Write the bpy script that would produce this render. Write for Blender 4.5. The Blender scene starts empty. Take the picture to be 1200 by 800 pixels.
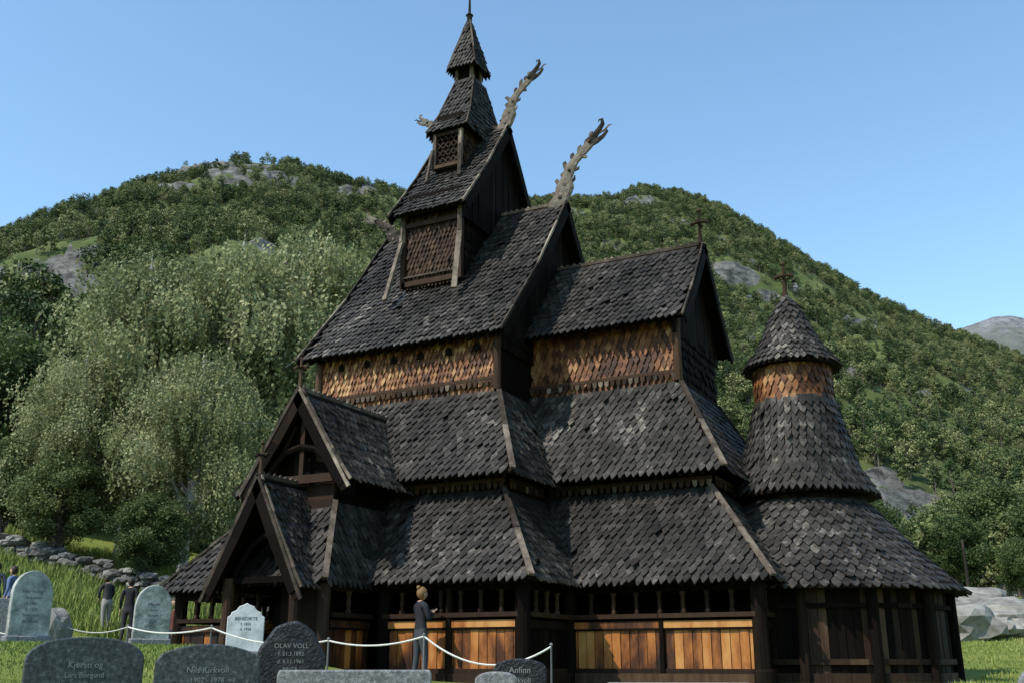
import bpy, bmesh, math, random
import numpy as np
from mathutils import Vector, Matrix, noise
random.seed(7); rng=np.random.default_rng(7)
U=0.9
OX,OY,OZ=14.0,-24.0,0.25
def W(x,y,z): return ((x+OX)*U,(y+OY)*U,(z+OZ)*U)
V=Vector
FW=(-.4571,.8894); RT=(.8894,.4571)
def P(k,f): return (f*FW[0]+k*f*RT[0], f*FW[1]+k*f*RT[1])
def ss(a,b,x):
    t=min(1,max(0,(x-a)/(b-a))); return t*t*(3-2*t)
scene=bpy.context.scene
def link(o,parent=None):
    scene.collection.objects.link(o)
    if parent: o.parent=parent
    return o
def empty(name):
    e=bpy.data.objects.new(name,None); return link(e)

# ---------------------------------------------------------------- materials
def newmat(name):
    m=bpy.data.materials.new(name); m.use_nodes=True
    nt=m.node_tree; b=nt.nodes['Principled BSDF']; return m,nt,b
def varmat(name,cols,scale=3,rough=.7,rndw=.5,streak=(1,1,1),bump=.3,bscale=None,spec=.3,big=0.0,objrand=0.0):
    m,nt,b=newmat(name); N=nt.nodes; L=nt.links
    tc=N.new('ShaderNodeTexCoord'); mp=N.new('ShaderNodeMapping'); mp.inputs['Scale'].default_value=streak
    L.new(tc.outputs['Object'],mp.inputs[0])
    n=N.new('ShaderNodeTexNoise'); n.inputs['Scale'].default_value=scale; n.inputs['Detail'].default_value=6; n.inputs['Roughness'].default_value=.65
    L.new(mp.outputs[0],n.inputs['Vector'])
    a=N.new('ShaderNodeAttribute'); a.attribute_name='rnd'
    mx=N.new('ShaderNodeMix'); mx.data_type='FLOAT'; mx.inputs[0].default_value=rndw
    L.new(n.outputs[0],mx.inputs[2]); L.new(a.outputs['Fac'],mx.inputs[3])
    fac=mx.outputs[0]
    if big>0:
        n2=N.new('ShaderNodeTexNoise'); n2.inputs['Scale'].default_value=.45; n2.inputs['Detail'].default_value=3
        L.new(tc.outputs['Object'],n2.inputs['Vector'])
        ma=N.new('ShaderNodeMath'); ma.operation='MULTIPLY_ADD'; ma.inputs[1].default_value=big*2; 
        sb=N.new('ShaderNodeMath'); sb.operation='SUBTRACT'; sb.inputs[1].default_value=.5
        L.new(n2.outputs[0],sb.inputs[0]); L.new(sb.outputs[0],ma.inputs[0]); L.new(fac,ma.inputs[2]); fac=ma.outputs[0]
    if objrand>0:
        oi=N.new('ShaderNodeObjectInfo'); ma=N.new('ShaderNodeMath'); ma.operation='MULTIPLY_ADD'; ma.inputs[1].default_value=objrand
        sb=N.new('ShaderNodeMath'); sb.operation='SUBTRACT'; sb.inputs[1].default_value=.5
        L.new(oi.outputs['Random'],sb.inputs[0]); L.new(sb.outputs[0],ma.inputs[0]); L.new(fac,ma.inputs[2]); fac=ma.outputs[0]
    r=N.new('ShaderNodeValToRGB'); e=r.color_ramp.elements
    e[0].position=cols[0][0]; e[0].color=(*cols[0][1],1); e[1].position=cols[-1][0]; e[1].color=(*cols[-1][1],1)
    for p,c in cols[1:-1]:
        x=e.new(p); x.color=(*c,1)
    L.new(fac,r.inputs[0]); L.new(r.outputs[0],b.inputs['Base Color'])
    b.inputs['Roughness'].default_value=rough; b.inputs['Specular IOR Level'].default_value=spec
    if bump>0:
        bn=N.new('ShaderNodeTexNoise'); bn.inputs['Scale'].default_value=bscale or scale*3; bn.inputs['Detail'].default_value=5
        L.new(mp.outputs[0],bn.inputs['Vector'])
        bp=N.new('ShaderNodeBump'); bp.inputs['Strength'].default_value=bump; bp.inputs['Distance'].default_value=.03
        L.new(bn.outputs[0],bp.inputs['Height']); L.new(bp.outputs[0],b.inputs['Normal'])
    return m
M_ROOF=varmat('tarred_shingle',[(.18,(.007,.006,.005)),(.45,(.023,.020,.017)),(.66,(.055,.048,.042)),(.9,(.26,.23,.19))],scale=7,rough=.62,rndw=.28,bump=.6,big=.34,spec=.18)
M_WALLS=varmat('sunburnt_shingle',[(.15,(.016,.007,.004)),(.42,(.07,.026,.011)),(.64,(.19,.075,.028)),(.88,(.42,.25,.11))],scale=4,rough=.6,rndw=.4,bump=.4,big=.5,spec=.2)
M_DARK=varmat('shade_dark_tarred_timber',[(.2,(.003,.002,.0015)),(.6,(.008,.005,.0035)),(.9,(.026,.016,.01))],scale=6,streak=(1,1,.12),rough=.8,rndw=.45,bump=.4,spec=.06)  # tar colour pushed darker; shade of east faces and undersides is in it
M_MID=varmat('brown_timber',[(.2,(.012,.007,.005)),(.6,(.042,.023,.013)),(.9,(.11,.066,.038))],scale=6,streak=(1,1,.15),rough=.7,rndw=.45,bump=.4,spec=.12)
M_ORANGE=varmat('orange_tarred_plank',[(.3,(.016,.007,.004)),(.46,(.07,.023,.007)),(.56,(.2,.064,.014)),(.68,(.36,.13,.03)),(.85,(.48,.23,.07))],scale=1.6,streak=(3.2,3.2,1.0),rough=.5,rndw=.34,bump=.3,big=.6)
M_TRIM=varmat('weathered_board',[(.25,(.022,.016,.012)),(.5,(.085,.064,.047)),(.66,(.2,.16,.12)),(.85,(.36,.3,.23))],scale=4,rough=.75,rndw=.35,bump=.5,big=.4,spec=.15)
M_CARVE=varmat('carved_grey_wood',[(.3,(.018,.015,.012)),(.5,(.07,.057,.045)),(.7,(.16,.135,.108)),(.85,(.28,.24,.2))],scale=6,rough=.85,rndw=.4,bump=1.0,bscale=14,spec=.1)

# ---------------------------------------------------------------- mesh builder
class MB:
    def __init__(s,name,mat,xf=True): s.n=name; s.m=mat; s.v=[]; s.f=[]; s.r=[]; s.xf=xf
    def add(s,vs,fs,r=None):
        o=len(s.v); s.v.extend([tuple(v) for v in vs]); 
        r=random.random() if r is None else r
        for f in fs: s.f.append([o+i for i in f]); s.r.append(r)
    def obox(s,c,a,b,d,r=None):
        c=V(c);a=V(a);b=V(b);d=V(d)
        vs=[c+sa*a+sb*b+sd*d for sa in(-1,1) for sb in(-1,1) for sd in(-1,1)]
        s.add(vs,[(0,1,3,2),(4,6,7,5),(0,4,5,1),(2,3,7,6),(0,2,6,4),(1,5,7,3)],r)
    def box(s,x0,x1,y0,y1,z0,z1,r=None):
        s.obox(((x0+x1)/2,(y0+y1)/2,(z0+z1)/2),((x1-x0)/2,0,0),(0,(y1-y0)/2,0),(0,0,(z1-z0)/2),r)
    def beam(s,p,q,w,h,up=(0,0,1),r=None):
        p=V(p);q=V(q);d=(q-p);L=d.length
        if L<1e-6:return
        d/=L; sd=d.cross(V(up)); 
        if sd.length<1e-4: sd=V((1,0,0))
        sd.normalize(); u=sd.cross(d)
        s.obox((p+q)/2,d*L/2,sd*w/2,u*h/2,r)
    def cyl(s,p,q,r0,r1,n=10,r=None,caps=True):
        s.sweep([p,q],[r0,r1],n,r)
    def sweep(s,pts,rad,n=8,r=None,flat=1.0,side=None):
        pts=[V(p) for p in pts]; rings=[]; vs=[]
        for i,p in enumerate(pts):
            d=(pts[min(i+1,len(pts)-1)]-pts[max(i-1,0)]).normalized()
            a=V(side) if side else d.cross(V((0.01,0.02,1)) if abs(d.z)<.95 else V((1,0,0)))
            a=(a-d*a.dot(d)).normalized(); b=d.cross(a)
            for j in range(n):
                t=2*math.pi*j/n; vs.append(p+a*math.cos(t)*rad[i]*flat+b*math.sin(t)*rad[i])
        fs=[]
        for i in range(len(pts)-1):
            for j in range(n):
                fs.append((i*n+j,i*n+(j+1)%n,(i+1)*n+(j+1)%n,(i+1)*n+j))
        fs.append(tuple(range(n))[::-1]); fs.append(tuple((len(pts)-1)*n+j for j in range(n)))
        s.add(vs,fs,r)
    def prism(s,poly,off,r=None):
        off=V(off); n=len(poly); vs=[V(p) for p in poly]+[V(p)+off for p in poly]
        fs=[tuple(range(n)),tuple(range(2*n-1,n-1,-1))]+[(i,(i+1)%n,n+(i+1)%n,n+i) for i in range(n)]
        s.add(vs,fs,r)
    def build(s,parent=None,smooth=False):
        me=bpy.data.meshes.new(s.n)
        vs=[W(*v) for v in s.v] if s.xf else s.v
        me.from_pydata(vs,[],s.f); me.materials.append(s.m)
        at=me.attributes.new('rnd','FLOAT','FACE'); at.data.foreach_set('value',np.array(s.r,dtype=np.float32))
        if smooth: me.polygons.foreach_set('use_smooth',[True]*len(me.polygons))
        me.update(); o=bpy.data.objects.new(s.n,me); return link(o,parent)

def shingle(mb,o,ax,dn,nr,w,L,lift=.06,th=.032):
    r=random.random(); w=w*random.uniform(.9,1.0); L=L*random.uniform(.95,1.05)
    j=random.uniform(-.035,.035); dn=(dn+ax*j).normalized(); ax=(ax-dn*ax.dot(dn)).normalized()
    lift*=random.uniform(.7,1.5)
    if random.random()<.025: lift*=2.0
    def p(a,d,h): return o+ax*a+dn*d+nr*h
    s=.60*L; m=random.uniform(-.05,.05)*w
    hs=lift*.6+.012
    top=[p(-w/2,0,.012),p(w/2,0,.012),p(w/2,s,hs),p(.07*w+m,L*.97,lift*.97+.012),p(-.07*w+m,L*.97,lift*.97+.012),p(-w/2,s,hs)]
    bot=[q-nr*th for q in top]
    mb.add(top+bot,[(0,1,2,3,4,5),(1,7,8,2),(2,8,9,3),(3,9,10,4),(4,10,11,5),(5,11,6,0)],r)
def patch(mb,A,B,C,D,hint,pw=.19,ph=.24,under=None,sag=0):
    A,B,C,D=[V(q) for q in(A,B,C,D)]
    ax=(B-A).normalized(); up=((C+D)/2-(A+B)/2); up=up-ax*up.dot(ax); H=up.length; up.normalize()
    nr=ax.cross(up)
    if nr.dot(V(hint))<0: nr=-nr
    rows=max(1,round(H/ph)); ph=H/rows
    for i in range(rows):
        vt=min(1,max(.0,1-(i*ph-ph*.15)/H))
        l=A.lerp(D,vt); r=B.lerp(C,vt)
        Ln=(r-l).dot(ax); n=int(Ln/pw)+2; rowj=random.uniform(-.012,.012)
        for jx in range(-1,n+1):
            s=(jx+.5*(i%2))*pw+random.uniform(-.01,.01)
            base=(l-A).dot(ax); s=s-(base%pw)
            o=l+ax*s-up*rowj
            mid=o-up*ph*.8
            vm=(mid-A).dot(up)/H; vm=min(1,max(0,vm))
            le=A.lerp(D,vm); re=B.lerp(C,vm)
            if (mid-le).dot(ax)<pw*.25 or (re-mid).dot(ax)<pw*.25: continue
            shingle(mb,o,ax,-up,nr,pw,ph*1.8)
    if under is not None:
        q=[A,B,C,D]; under.prism([p-nr*.015 for p in q],-nr*.1)
    return nr

R=MB('roof_shingles',M_ROOF); B=MB('wall_shingles',M_WALLS); D=MB('dark_timber_walls',M_DARK)
O=MB('gallery_planks',M_ORANGE); T=MB('weather_boards',M_TRIM); G=MB('dragon_heads_and_finials',M_CARVE); Bn=MB('brown_timber',M_MID)
YC=27.1
def hipboards(p,q,w=.13,out=(0,0,1)):
    p=V(p);q=V(q);o=V(out).normalized()
    n=max(1,int((q-p).length/1.3))
    for i in range(n):
        a=p.lerp(q,i/n);b=p.lerp(q,(i+1)/n)
        T.beam(a+o*.06,b+o*(.06+.03*random.random()),w,.06,up=o)
def skirt(x0,x1,y0,y1,zt,X0,X1,Y0,Y1,ze,sides='sen',boards=True,pw=.19,ph=.24):
    t={'sw':(x0,y0,zt),'se':(x1,y0,zt),'ne':(x1,y1,zt),'nw':(x0,y1,zt)}
    e={'sw':(X0,Y0,ze),'se':(X1,Y0,ze),'ne':(X1,Y1,ze),'nw':(X0,Y1,ze)}
    if 's' in sides: patch(R,e['sw'],e['se'],t['se'],t['sw'],(0,-1,.5),pw,ph,D)
    if 'e' in sides: patch(R,e['se'],e['ne'],t['ne'],t['se'],(1,0,.5),pw,ph,D)
    if 'n' in sides: patch(R,e['ne'],e['nw'],t['nw'],t['ne'],(0,1,.5),pw,ph,D)
    if 'w' in sides: patch(R,e['nw'],e['sw'],t['sw'],t['nw'],(-1,0,.5),pw,ph,D)
    if boards:
        for c,o in(('se',(1,-1,1)),('ne',(1,1,1)),('sw',(-1,-1,1)),('nw',(-1,1,1))):
            if c[0] in sides and c[1] in sides: hipboards(t[c],e[c],out=o)
def rafters(p,q,inward,n,drop=.12):
    p=V(p);q=V(q);iw=V(inward)
    for i in range(n):
        c=p.lerp(q,(i+.5)/n); D.beam(c+V((0,0,-drop)),c+iw*.7+V((0,0,-drop+.5)),.09,.12)
# --- nave lower and middle roofs
skirt(-19.1,-11.6,22.1,32.1,4.05,-20.8,-9.92,20.19,34.0,1.75,'senw')
D.box(-19.15,-11.55,22.15,32.05,3.4,4.75)
skirt(-18.3,-12.4,23.3,30.9,6.95,-19.65,-11.05,21.5,32.7,4.36,'senw')
def strip(p,q,z,out,dz=.0):
    p=V((p[0],p[1],z));q=V((q[0],q[1],z));o=V(out)
    Bn.beam(p+o*.08,q+o*.08,.05,.09)
    L=(q-p).length;n=int(L/.17);d=(q-p)/n
    for i in range(n):
        c=p+d*(i+.5)+o*.07; mb=T if random.random()<.3 else Bn
        mb.prism([c+d*-.4+V((0,0,-.04)),c+d*.4+V((0,0,-.04)),c+d*.3+V((0,0,-.17)),c+V((0,0,-.22)),c+d*-.3+V((0,0,-.17))],o*.03)
strip((-18.4,22.08),(-11.5,22.08),4.25,(0,-1,0)); strip((-11.5,22.1),(-11.5,24),4.25,(1,0,0))
# --- nave clerestory
D.box(-18.28,-12.42,23.34,30.86,6.4,9.0)
patch(B,(-18.3,23.3,6.95),(-12.4,23.3,6.95),(-12.4,23.3,8.9),(-18.3,23.3,8.9),(0,-1,0),.12,.19)
strip((-18.3,23.24),(-12.4,23.24),7.22,(0,-1,0))
for x in(-18.3,-12.38): Bn.cyl((x,23.22,6.9),(x,23.22,8.9),.11,.1)
for x in(-17.5,-16.6,-15.7,-14.8,-13.9,-13.0):
    D.prism([(x-.1,23.2,8.05),(x+.1,23.2,8.05),(x+.1,23.2,8.2),(x,23.2,8.28),(x-.1,23.2,8.2)],(0,.02,0))
def gable(axis,a0,a1,c,half,ze,zr,ends=(1,1),wall=True,inset=.4,pw=.19,ph=.24,bargew=.26,crest=True,wallmb=None):
    def m(a,v,z): return (a,c+v,z) if axis=='x' else (c+v,a,z)
    for sgn in(-1,1):
        h=(0,sgn,.5) if axis=='x' else (sgn,0,.5)
        zm=ze+(zr-ze)*.47; vm=half*.50
        patch(R,m(a0,sgn*half,ze),m(a1,sgn*half,ze),m(a1,sgn*vm,zm),m(a0,sgn*vm,zm),h,pw,ph,D)
        patch(R,m(a0,sgn*vm,zm),m(a1,sgn*vm,zm),m(a1,0,zr),m(a0,0,zr),h,pw,ph,D)
        for k,a in enumerate((a0,a1)):
            if ends[k]:
                dd=-1 if k==0 else 1
                o=V(m(dd,0,0))-V(m(0,0,0)); nrm=V(h).normalized()
                pts=[V(m(a,sgn*half*1.04,ze-.1)),V(m(a,sgn*vm,zm)),V(m(a,0,zr+.02))]
                for p,q in zip(pts[:-1],pts[1:]):
                    for tt in range(3):
                        pa=p.lerp(q,tt/3);pb=p.lerp(q,(tt+1)/3);T.beam(pa+o*.04+nrm*(.06+.02*random.random()),pb+o*.04+nrm*(.06+.02*random.random()),.05,.07,up=nrm)
                    D.beam(p+o*.07-nrm*.12,q+o*.07-nrm*.12,.06,bargew,up=nrm)
    if crest:
        T.beam(m(a0,0,zr+.06),m(a1,0,zr+.06),.09,.09)
        n=int((a1-a0)/.2)
        for i in range(n):
            a=a0+(i+.5)*(a1-a0)/n
            T.prism([m(a-.06,-.02,zr+.10),m(a+.06,-.02,zr+.10),m(a+.04,-.02,zr+.14),m(a,-.02,zr+.17),m(a-.04,-.02,zr+.14)],V(m(0,.04,0))-V(m(0,0,0)))
    if wall:
        for k,a in enumerate((a0,a1)):
            if not ends[k]: continue
            dd=inset if k==0 else -inset
            aa=a+dd; n=max(4,int(2*half/.2)); 
            for i in range(n):
                v0=-half*.9+i*(1.8*half)/n; v1=v0+1.8*half/n-.012
                jj=random.uniform(0,.025)
                q=[m(aa+jj,v0,ze-.35),m(aa+jj,v1,ze-.35),m(aa+jj,v1,zr-.15-abs(v1)/half*(zr-ze)),m(aa+jj,v0,zr-.15-abs(v0)/half*(zr-ze))]
                (wallmb or D).prism(q,V(m(-dd*.2,0,0))-V(m(0,0,0)))
gable('x',-18.7,-12.02,YC,4.23,8.45,13.8)
rafters((-18.6,22.95,8.45),(-12.1,22.95,8.45),(0,1,0),22)
D.beam((-12.4,22.95,8.5),(-12.4,31.2,8.5),.2,.25)
# --- chancel
skirt(-13,-7.1,24.4,29.8,4.1,-13,-5.32,22.6,31.6,1.75,'sen')
D.box(-13,-7.12,24.45,29.75,3.4,4.85)
strip((-11.4,24.38),(-7.0,24.38),4.3,(0,-1,0)); strip((-7.02,24.4),(-7.02,26),4.3,(1,0,0))
skirt(-13,-8.06,25.34,28.86,7.15,-13,-6.58,23.86,30.34,4.45,'sen')
D.box(-13,-8.1,25.38,28.82,6.6,9.2)
patch(B,(-12.4,25.34,7.15),(-8.06,25.34,7.15),(-8.06,25.34,9.15),(-12.4,25.34,9.15),(0,-1,0),.165,.22)
strip((-12.4,25.3),(-8.06,25.3),7.36,(0,-1,0))
Bn.cyl((-8.04,25.28,7.1),(-8.04,25.28,9.0),.12,.1)
patch(D,(-8.06,25.34,7.15),(-8.06,28.86,7.15),(-8.06,28.86,9.0),(-8.06,25.34,9.0),(1,0,0),.2,.25)
gable('x',-12.5,-7.7,YC,2.28,8.76,11.55,ends=(0,1))
def finial(p,h,s=.16,mb=None):
    mb=mb or G
    p=V(p)
    mb.sweep([p,p+V((0,0,h*.25)),p+V((0,0,h*.45)),p+V((0,0,h))],[s*.45,s*.3,s*.26,s*.18],8)
    mb.sweep([p+V((-s*1.3,0,h*.62)),p+V((-s*.6,0,h*.66)),p+V((s*.6,0,h*.66)),p+V((s*1.3,0,h*.62))],[s*.32,s*.2,s*.2,s*.32],6)
    mb.sweep([p+V((0,-s*1.2,h*.62)),p+V((0,s*1.2,h*.62))],[s*.25,s*.25],6)
    mb.sweep([p+V((0,0,h*.93)),p+V((0,0,h)),p+V((0,0,h*1.08))],[s*.15,s*.42,s*.1],8)
finial((-7.75,YC,11.6),1.05,.2,Bn)
# --- apse
AX,AY=-5.45,YC
def cone(mb,prof,pw=.2,ph=.26):
    for (r0,z0),(r1,z1) in zip(prof[:-1],prof[1:]):
        L=math.hypot(r0-r1,z1-z0); rows=max(1,round(L/ph)); h=L/rows
        dnr=(r0-r1)/L; dnz=(z0-z1)/L
        for i in range(rows):
            t=i/rows; r=r1+(r0-r1)*t; z=z1+(z0-z1)*t
            rm=r+dnr*h; n=max(6,round(2*math.pi*max(rm,.15)/pw)); w=2*math.pi*(rm)/n
            for j in range(n):
                a=2*math.pi*(j+.5*(i%2))/n+random.uniform(-.02,.02)*.5
                er=V((math.cos(a),math.sin(a),0)); ax=V((-math.sin(a),math.cos(a),0))
                dn=er*dnr+V((0,0,dnz)); nr=er*(-dnz)+V((0,0,dnr))
                shingle(mb,V((AX,AY,z))+er*r,ax,dn,nr,w*1.02,h*1.7)
        N=40; vs=[];fs=[]
        for j in range(N):
            a=2*math.pi*j/N; c,s=math.cos(a),math.sin(a)
            vs+= [(AX+c*(r0-.02),AY+s*(r0-.02),z0),(AX+c*(r1-.02),AY+s*(r1-.02),z1)]
        for j in range(N):
            k=(j+1)%N; fs.append((2*j,2*k,2*k+1,2*j+1))
        D.add(vs,fs)
cone(R,[(3.6,1.62),(2.75,2.45),(1.45,3.95)],.22,.26)
cone(R,[(1.82,4.12),(1.45,4.8),(1.0,6.62)],.18,.23)
cone(B,[(.98,6.6),(.98,7.75)],.17,.22)
cone(R,[(1.22,7.55),(.8,8.15),(.4,9.05),(.05,9.6)],.16,.2)
def ring(mb,r,z,w,h,n=40):
    for j in range(n):
        a=2*math.pi*j/n;b=2*math.pi*(j+1)/n
        mb.beam((AX+r*math.cos(a),AY+r*math.sin(a),z),(AX+r*math.cos(b),AY+r*math.sin(b),z),w,h)
ring(D,1.12,7.5,.25,.1); ring(D,1.6,4.02,.5,.1); ring(D,3.4,1.6,.5,.1); ring(D,1.5,3.95,.2,.5)
finial((AX,AY,9.55),1.0,.2,Bn)
n=66
for j in range(n):
    a=math.radians(-112)+math.radians(224)*j/n; rr=3.12+random.uniform(0,.03)
    c,s=math.cos(a),math.sin(a)
    (Bn if random.random()<.35 else D).obox((AX+rr*c,AY+rr*s,.65),(.03*c,.03*s,0),(-.088*s,.088*c,0),(0,0,1.15))
for j in range(9):
    a=math.radians(-110)+math.radians(220)*j/8; c,s=math.cos(a),math.sin(a)
    D.cyl((AX+3.25*c,AY+3.25*s,-.6),(AX+3.25*c,AY+3.25*s,1.75),.13,.12)
for z,w in((.0,.12),(-.36,.24),(1.2,.1)):
    for j in range(30):
        a=math.radians(-110)+math.radians(220)*j/30;b=math.radians(-110)+math.radians(220)*(j+1)/30
        (Bn if z<.1 else D).beam((AX+3.2*math.cos(a),AY+3.2*math.sin(a),z),(AX+3.2*math.cos(b),AY+3.2*math.sin(b),z),.12,w)
# --- ridge tower
TX=-15.45
D.box(TX-.95,TX+.95,24.78,29.42,10.4,14.0)
patch(Bn,(TX-.9,24.74,10.9),(TX+.9,24.74,10.9),(TX+.9,24.74,13.2),(TX-.9,24.74,13.2),(0,-1,0),.13,.17)
patch(D,(TX+.95,24.75,11),(TX+.95,29.4,11),(TX+.95,29.4,14),(TX+.95,24.75,14),(1,0,0),.22,.27)
for s in(-1,1):
    T.beam((TX+s*1.0,24.66,13.6),(TX+s*1.03,24.6,12.4),.14,.14); T.beam((TX+s*1.03,24.6,12.4),(TX+s*1.2,24.05,10.35),.16,.09)
    Bn.beam((TX+s*1.0,24.7,13.4),(TX+s*1.0,24.7,10.9),.16,.16)
Bn.beam((TX-1.0,24.68,10.98),(TX+1.0,24.68,10.98),.12,.16)
T.beam((TX-1.0,24.64,11.2),(TX+1.0,24.64,11.2),.05,.05)
Bn.beam((TX-1.0,24.66,12.9),(TX+1.0,24.66,12.9),.1,.14)
gable('x',TX-1.25,TX+1.35,YC,2.78,13.2,17.05,inset=.25,pw=.17,ph=.21)
T2=-15.52
D.box(T2-.48,T2+.48,25.72,28.5,14.6,17.2)
for i in range(4):
    for j in range(4): Bn.beam((T2-.4+j*.2,25.68,15.4+i*.28),(T2-.2+j*.2,25.68,15.62+i*.28),.03,.03); Bn.beam((T2-.4+j*.2,25.66,15.62+i*.28),(T2-.2+j*.2,25.66,15.4+i*.28),.03,.03)
patch(Bn,(T2+.5,25.7,15),(T2+.5,28.5,15),(T2+.5,28.5,16.9),(T2+.5,25.7,16.9),(1,0,0),.18,.22)
for s in(-1,1):
    T.beam((T2+s*.48,25.64,16.7),(T2+s*.48,25.62,15.2),.12,.12); T.beam((T2+s*.52,25.55,15.9),(T2+s*.6,25.35,14.7),.11,.07)
Bn.beam((T2-.5,25.63,16.45),(T2+.5,25.63,16.45),.1,.14)
Bn.beam((T2-.5,25.6,15.28),(T2+.5,25.6,15.28),.1,.12)
def pyr(cx,prof,pw=.16,ph=.19):
    for (hx0,hy0,z0),(hx1,hy1,z1) in zip(prof[:-1],prof[1:]):
        for a,b,h in((( -1,-1),(1,-1),(0,-1,.4)),((1,-1),(1,1),(1,0,.4)),((1,1),(-1,1),(0,1,.4)),((-1,1),(-1,-1),(-1,0,.4))):
            patch(R,(cx+a[0]*hx0,YC+a[1]*hy0,z0),(cx+b[0]*hx0,YC+b[1]*hy0,z0),(cx+b[0]*hx1,YC+b[1]*hy1,z1),(cx+a[0]*hx1,YC+a[1]*hy1,z1),h,pw,ph,D)
        for sx in(-1,1):
            T.beam((cx+sx*hx0,YC-hy0,z0+.04),(cx+sx*hx1,YC-hy1,z1+.04),.05,.05)
pyr(T2,[(.76,1.62,16.55),(.60,1.1,17.4),(.34,.42,19.05)])
T3=-15.62
D.box(T3-.27,T3+.27,YC-.27,YC+.27,18.8,20.0)
for sx in(-1,1):
    for sy in(-1,1): T.beam((T3+sx*.29,YC+sy*.29,18.95),(T3+sx*.29,YC+sy*.29,19.85),.11,.11)
for z in(19.05,19.7): T.beam((T3-.3,YC-.31,z),(T3+.3,YC-.31,z),.06,.1)
pyr(T3,[(.54,.54,19.55),(.38,.38,20.25),(.05,.05,21.6)],.13,.17)
G.sweep([(T3,YC,21.5),(T3,YC,21.8),(T3,YC,22.0),(T3,YC,23.0)],[.08,.1,.05,.03],8)
G.sweep([(T3,YC,21.78),(T3,YC,21.86),(T3,YC,21.94)],[.03,.14,.03],10)
# --- dragons: carved plank-like heads with open jaws, crest and scrolls
def dragon(bx,bz,d,s,zs=1.0):
    def q(u,z,v=0): return V((bx+d*u*s,YC+v*s,bz+z*s*zs))
    sd=(0,1,0)
    cl=[(-.6,-.3,.10),(-.35,-.08,.28),(-.1,.22,.33),(.02,.58,.29),(.09,.9,.23),(.2,1.18,.19),(.38,1.42,.17),(.6,1.62,.15),(.8,1.8,.16),(.95,1.94,.18)]
    G.sweep([q(u,z) for u,z,_ in cl],[w*s*(1+.14*math.sin(i*2.7)) for i,(_,_,w) in enumerate(cl)],8,flat=.36,side=sd)
    G.sweep([q(.9,1.93),q(1.05,2.12),q(1.22,2.3),q(1.36,2.5),q(1.34,2.66),q(1.24,2.66),q(1.22,2.58)],[x*s for x in(.16,.13,.10,.08,.055,.03,.012)],6,flat=.5,side=sd)
    G.sweep([q(.93,1.9),q(1.15,1.94),q(1.36,2.05),q(1.5,2.2),q(1.47,2.32)],[x*s for x in(.13,.10,.075,.055,.012)],6,flat=.5,side=sd)
    G.sweep([q(1.02,2.03),q(1.22,2.2),q(1.42,2.26),q(1.56,2.4),q(1.68,2.38)],[x*s for x in(.05,.045,.04,.035,.01)],5,flat=.5,side=sd)
    rr=random.Random(int(s*100)+d)
    for (u,z),L,w in (((-.34,.10),.28,.2),((-.24,.34),.22,.16),((-.16,.66),.27,.17),((-.06,.98),.16,.12),((.06,1.2),.26,.14),((.28,1.5),.17,.1),((.50,1.7),.27,.11),((.74,1.9),.2,.09),((.92,2.06),.26,.07)):
        a=math.radians(122+rr.uniform(-28,22)-u*25); L*=rr.uniform(.75,1.3); t=(u+math.cos(a)*L,z+math.sin(a)*L)
        m1=((u+t[0])/2-.05,(z+t[1])/2-.04)
        G.prism([q(u-.02,z-w,-.03),q(u+.16,z+w*.4,-.03),q(m1[0]+.14,m1[1]+.06,-.02),q(t[0]+.07,t[1]+.01,-.01),q(t[0]-.03,t[1]-.05,-.01),q(m1[0],m1[1],-.02)],(0,.06*s,0))
    for (u,z),(u2,z2) in (((.22,.72),(.36,.92)),((.36,1.12),(.52,1.2)),((.66,1.52),(.8,1.47))):
        G.sweep([q(u,z),q((u+u2)/2+.05,(z+z2)/2-.03),q(u2,z2)],[.08*s,.06*s,.02*s],5,flat=.4,side=sd)
    for (u,z,w) in ((-.12,.22,.10),(.04,.62,.09),(.2,1.1,.06),(.9,1.95,.055)):
        for sg in(-1,1): G.sweep([q(u,z,sg*.07),q(u+.01,z+.01,sg*.13)],[w*s,w*.6*s],7)
dragon(-12.05,13.8,1,1.0); dragon(-18.55,13.7,-1,.8,.62)
dragon(TX+1.4,17.0,1,.85); dragon(TX-1.15,16.95,-1,.72,.75)
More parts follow.
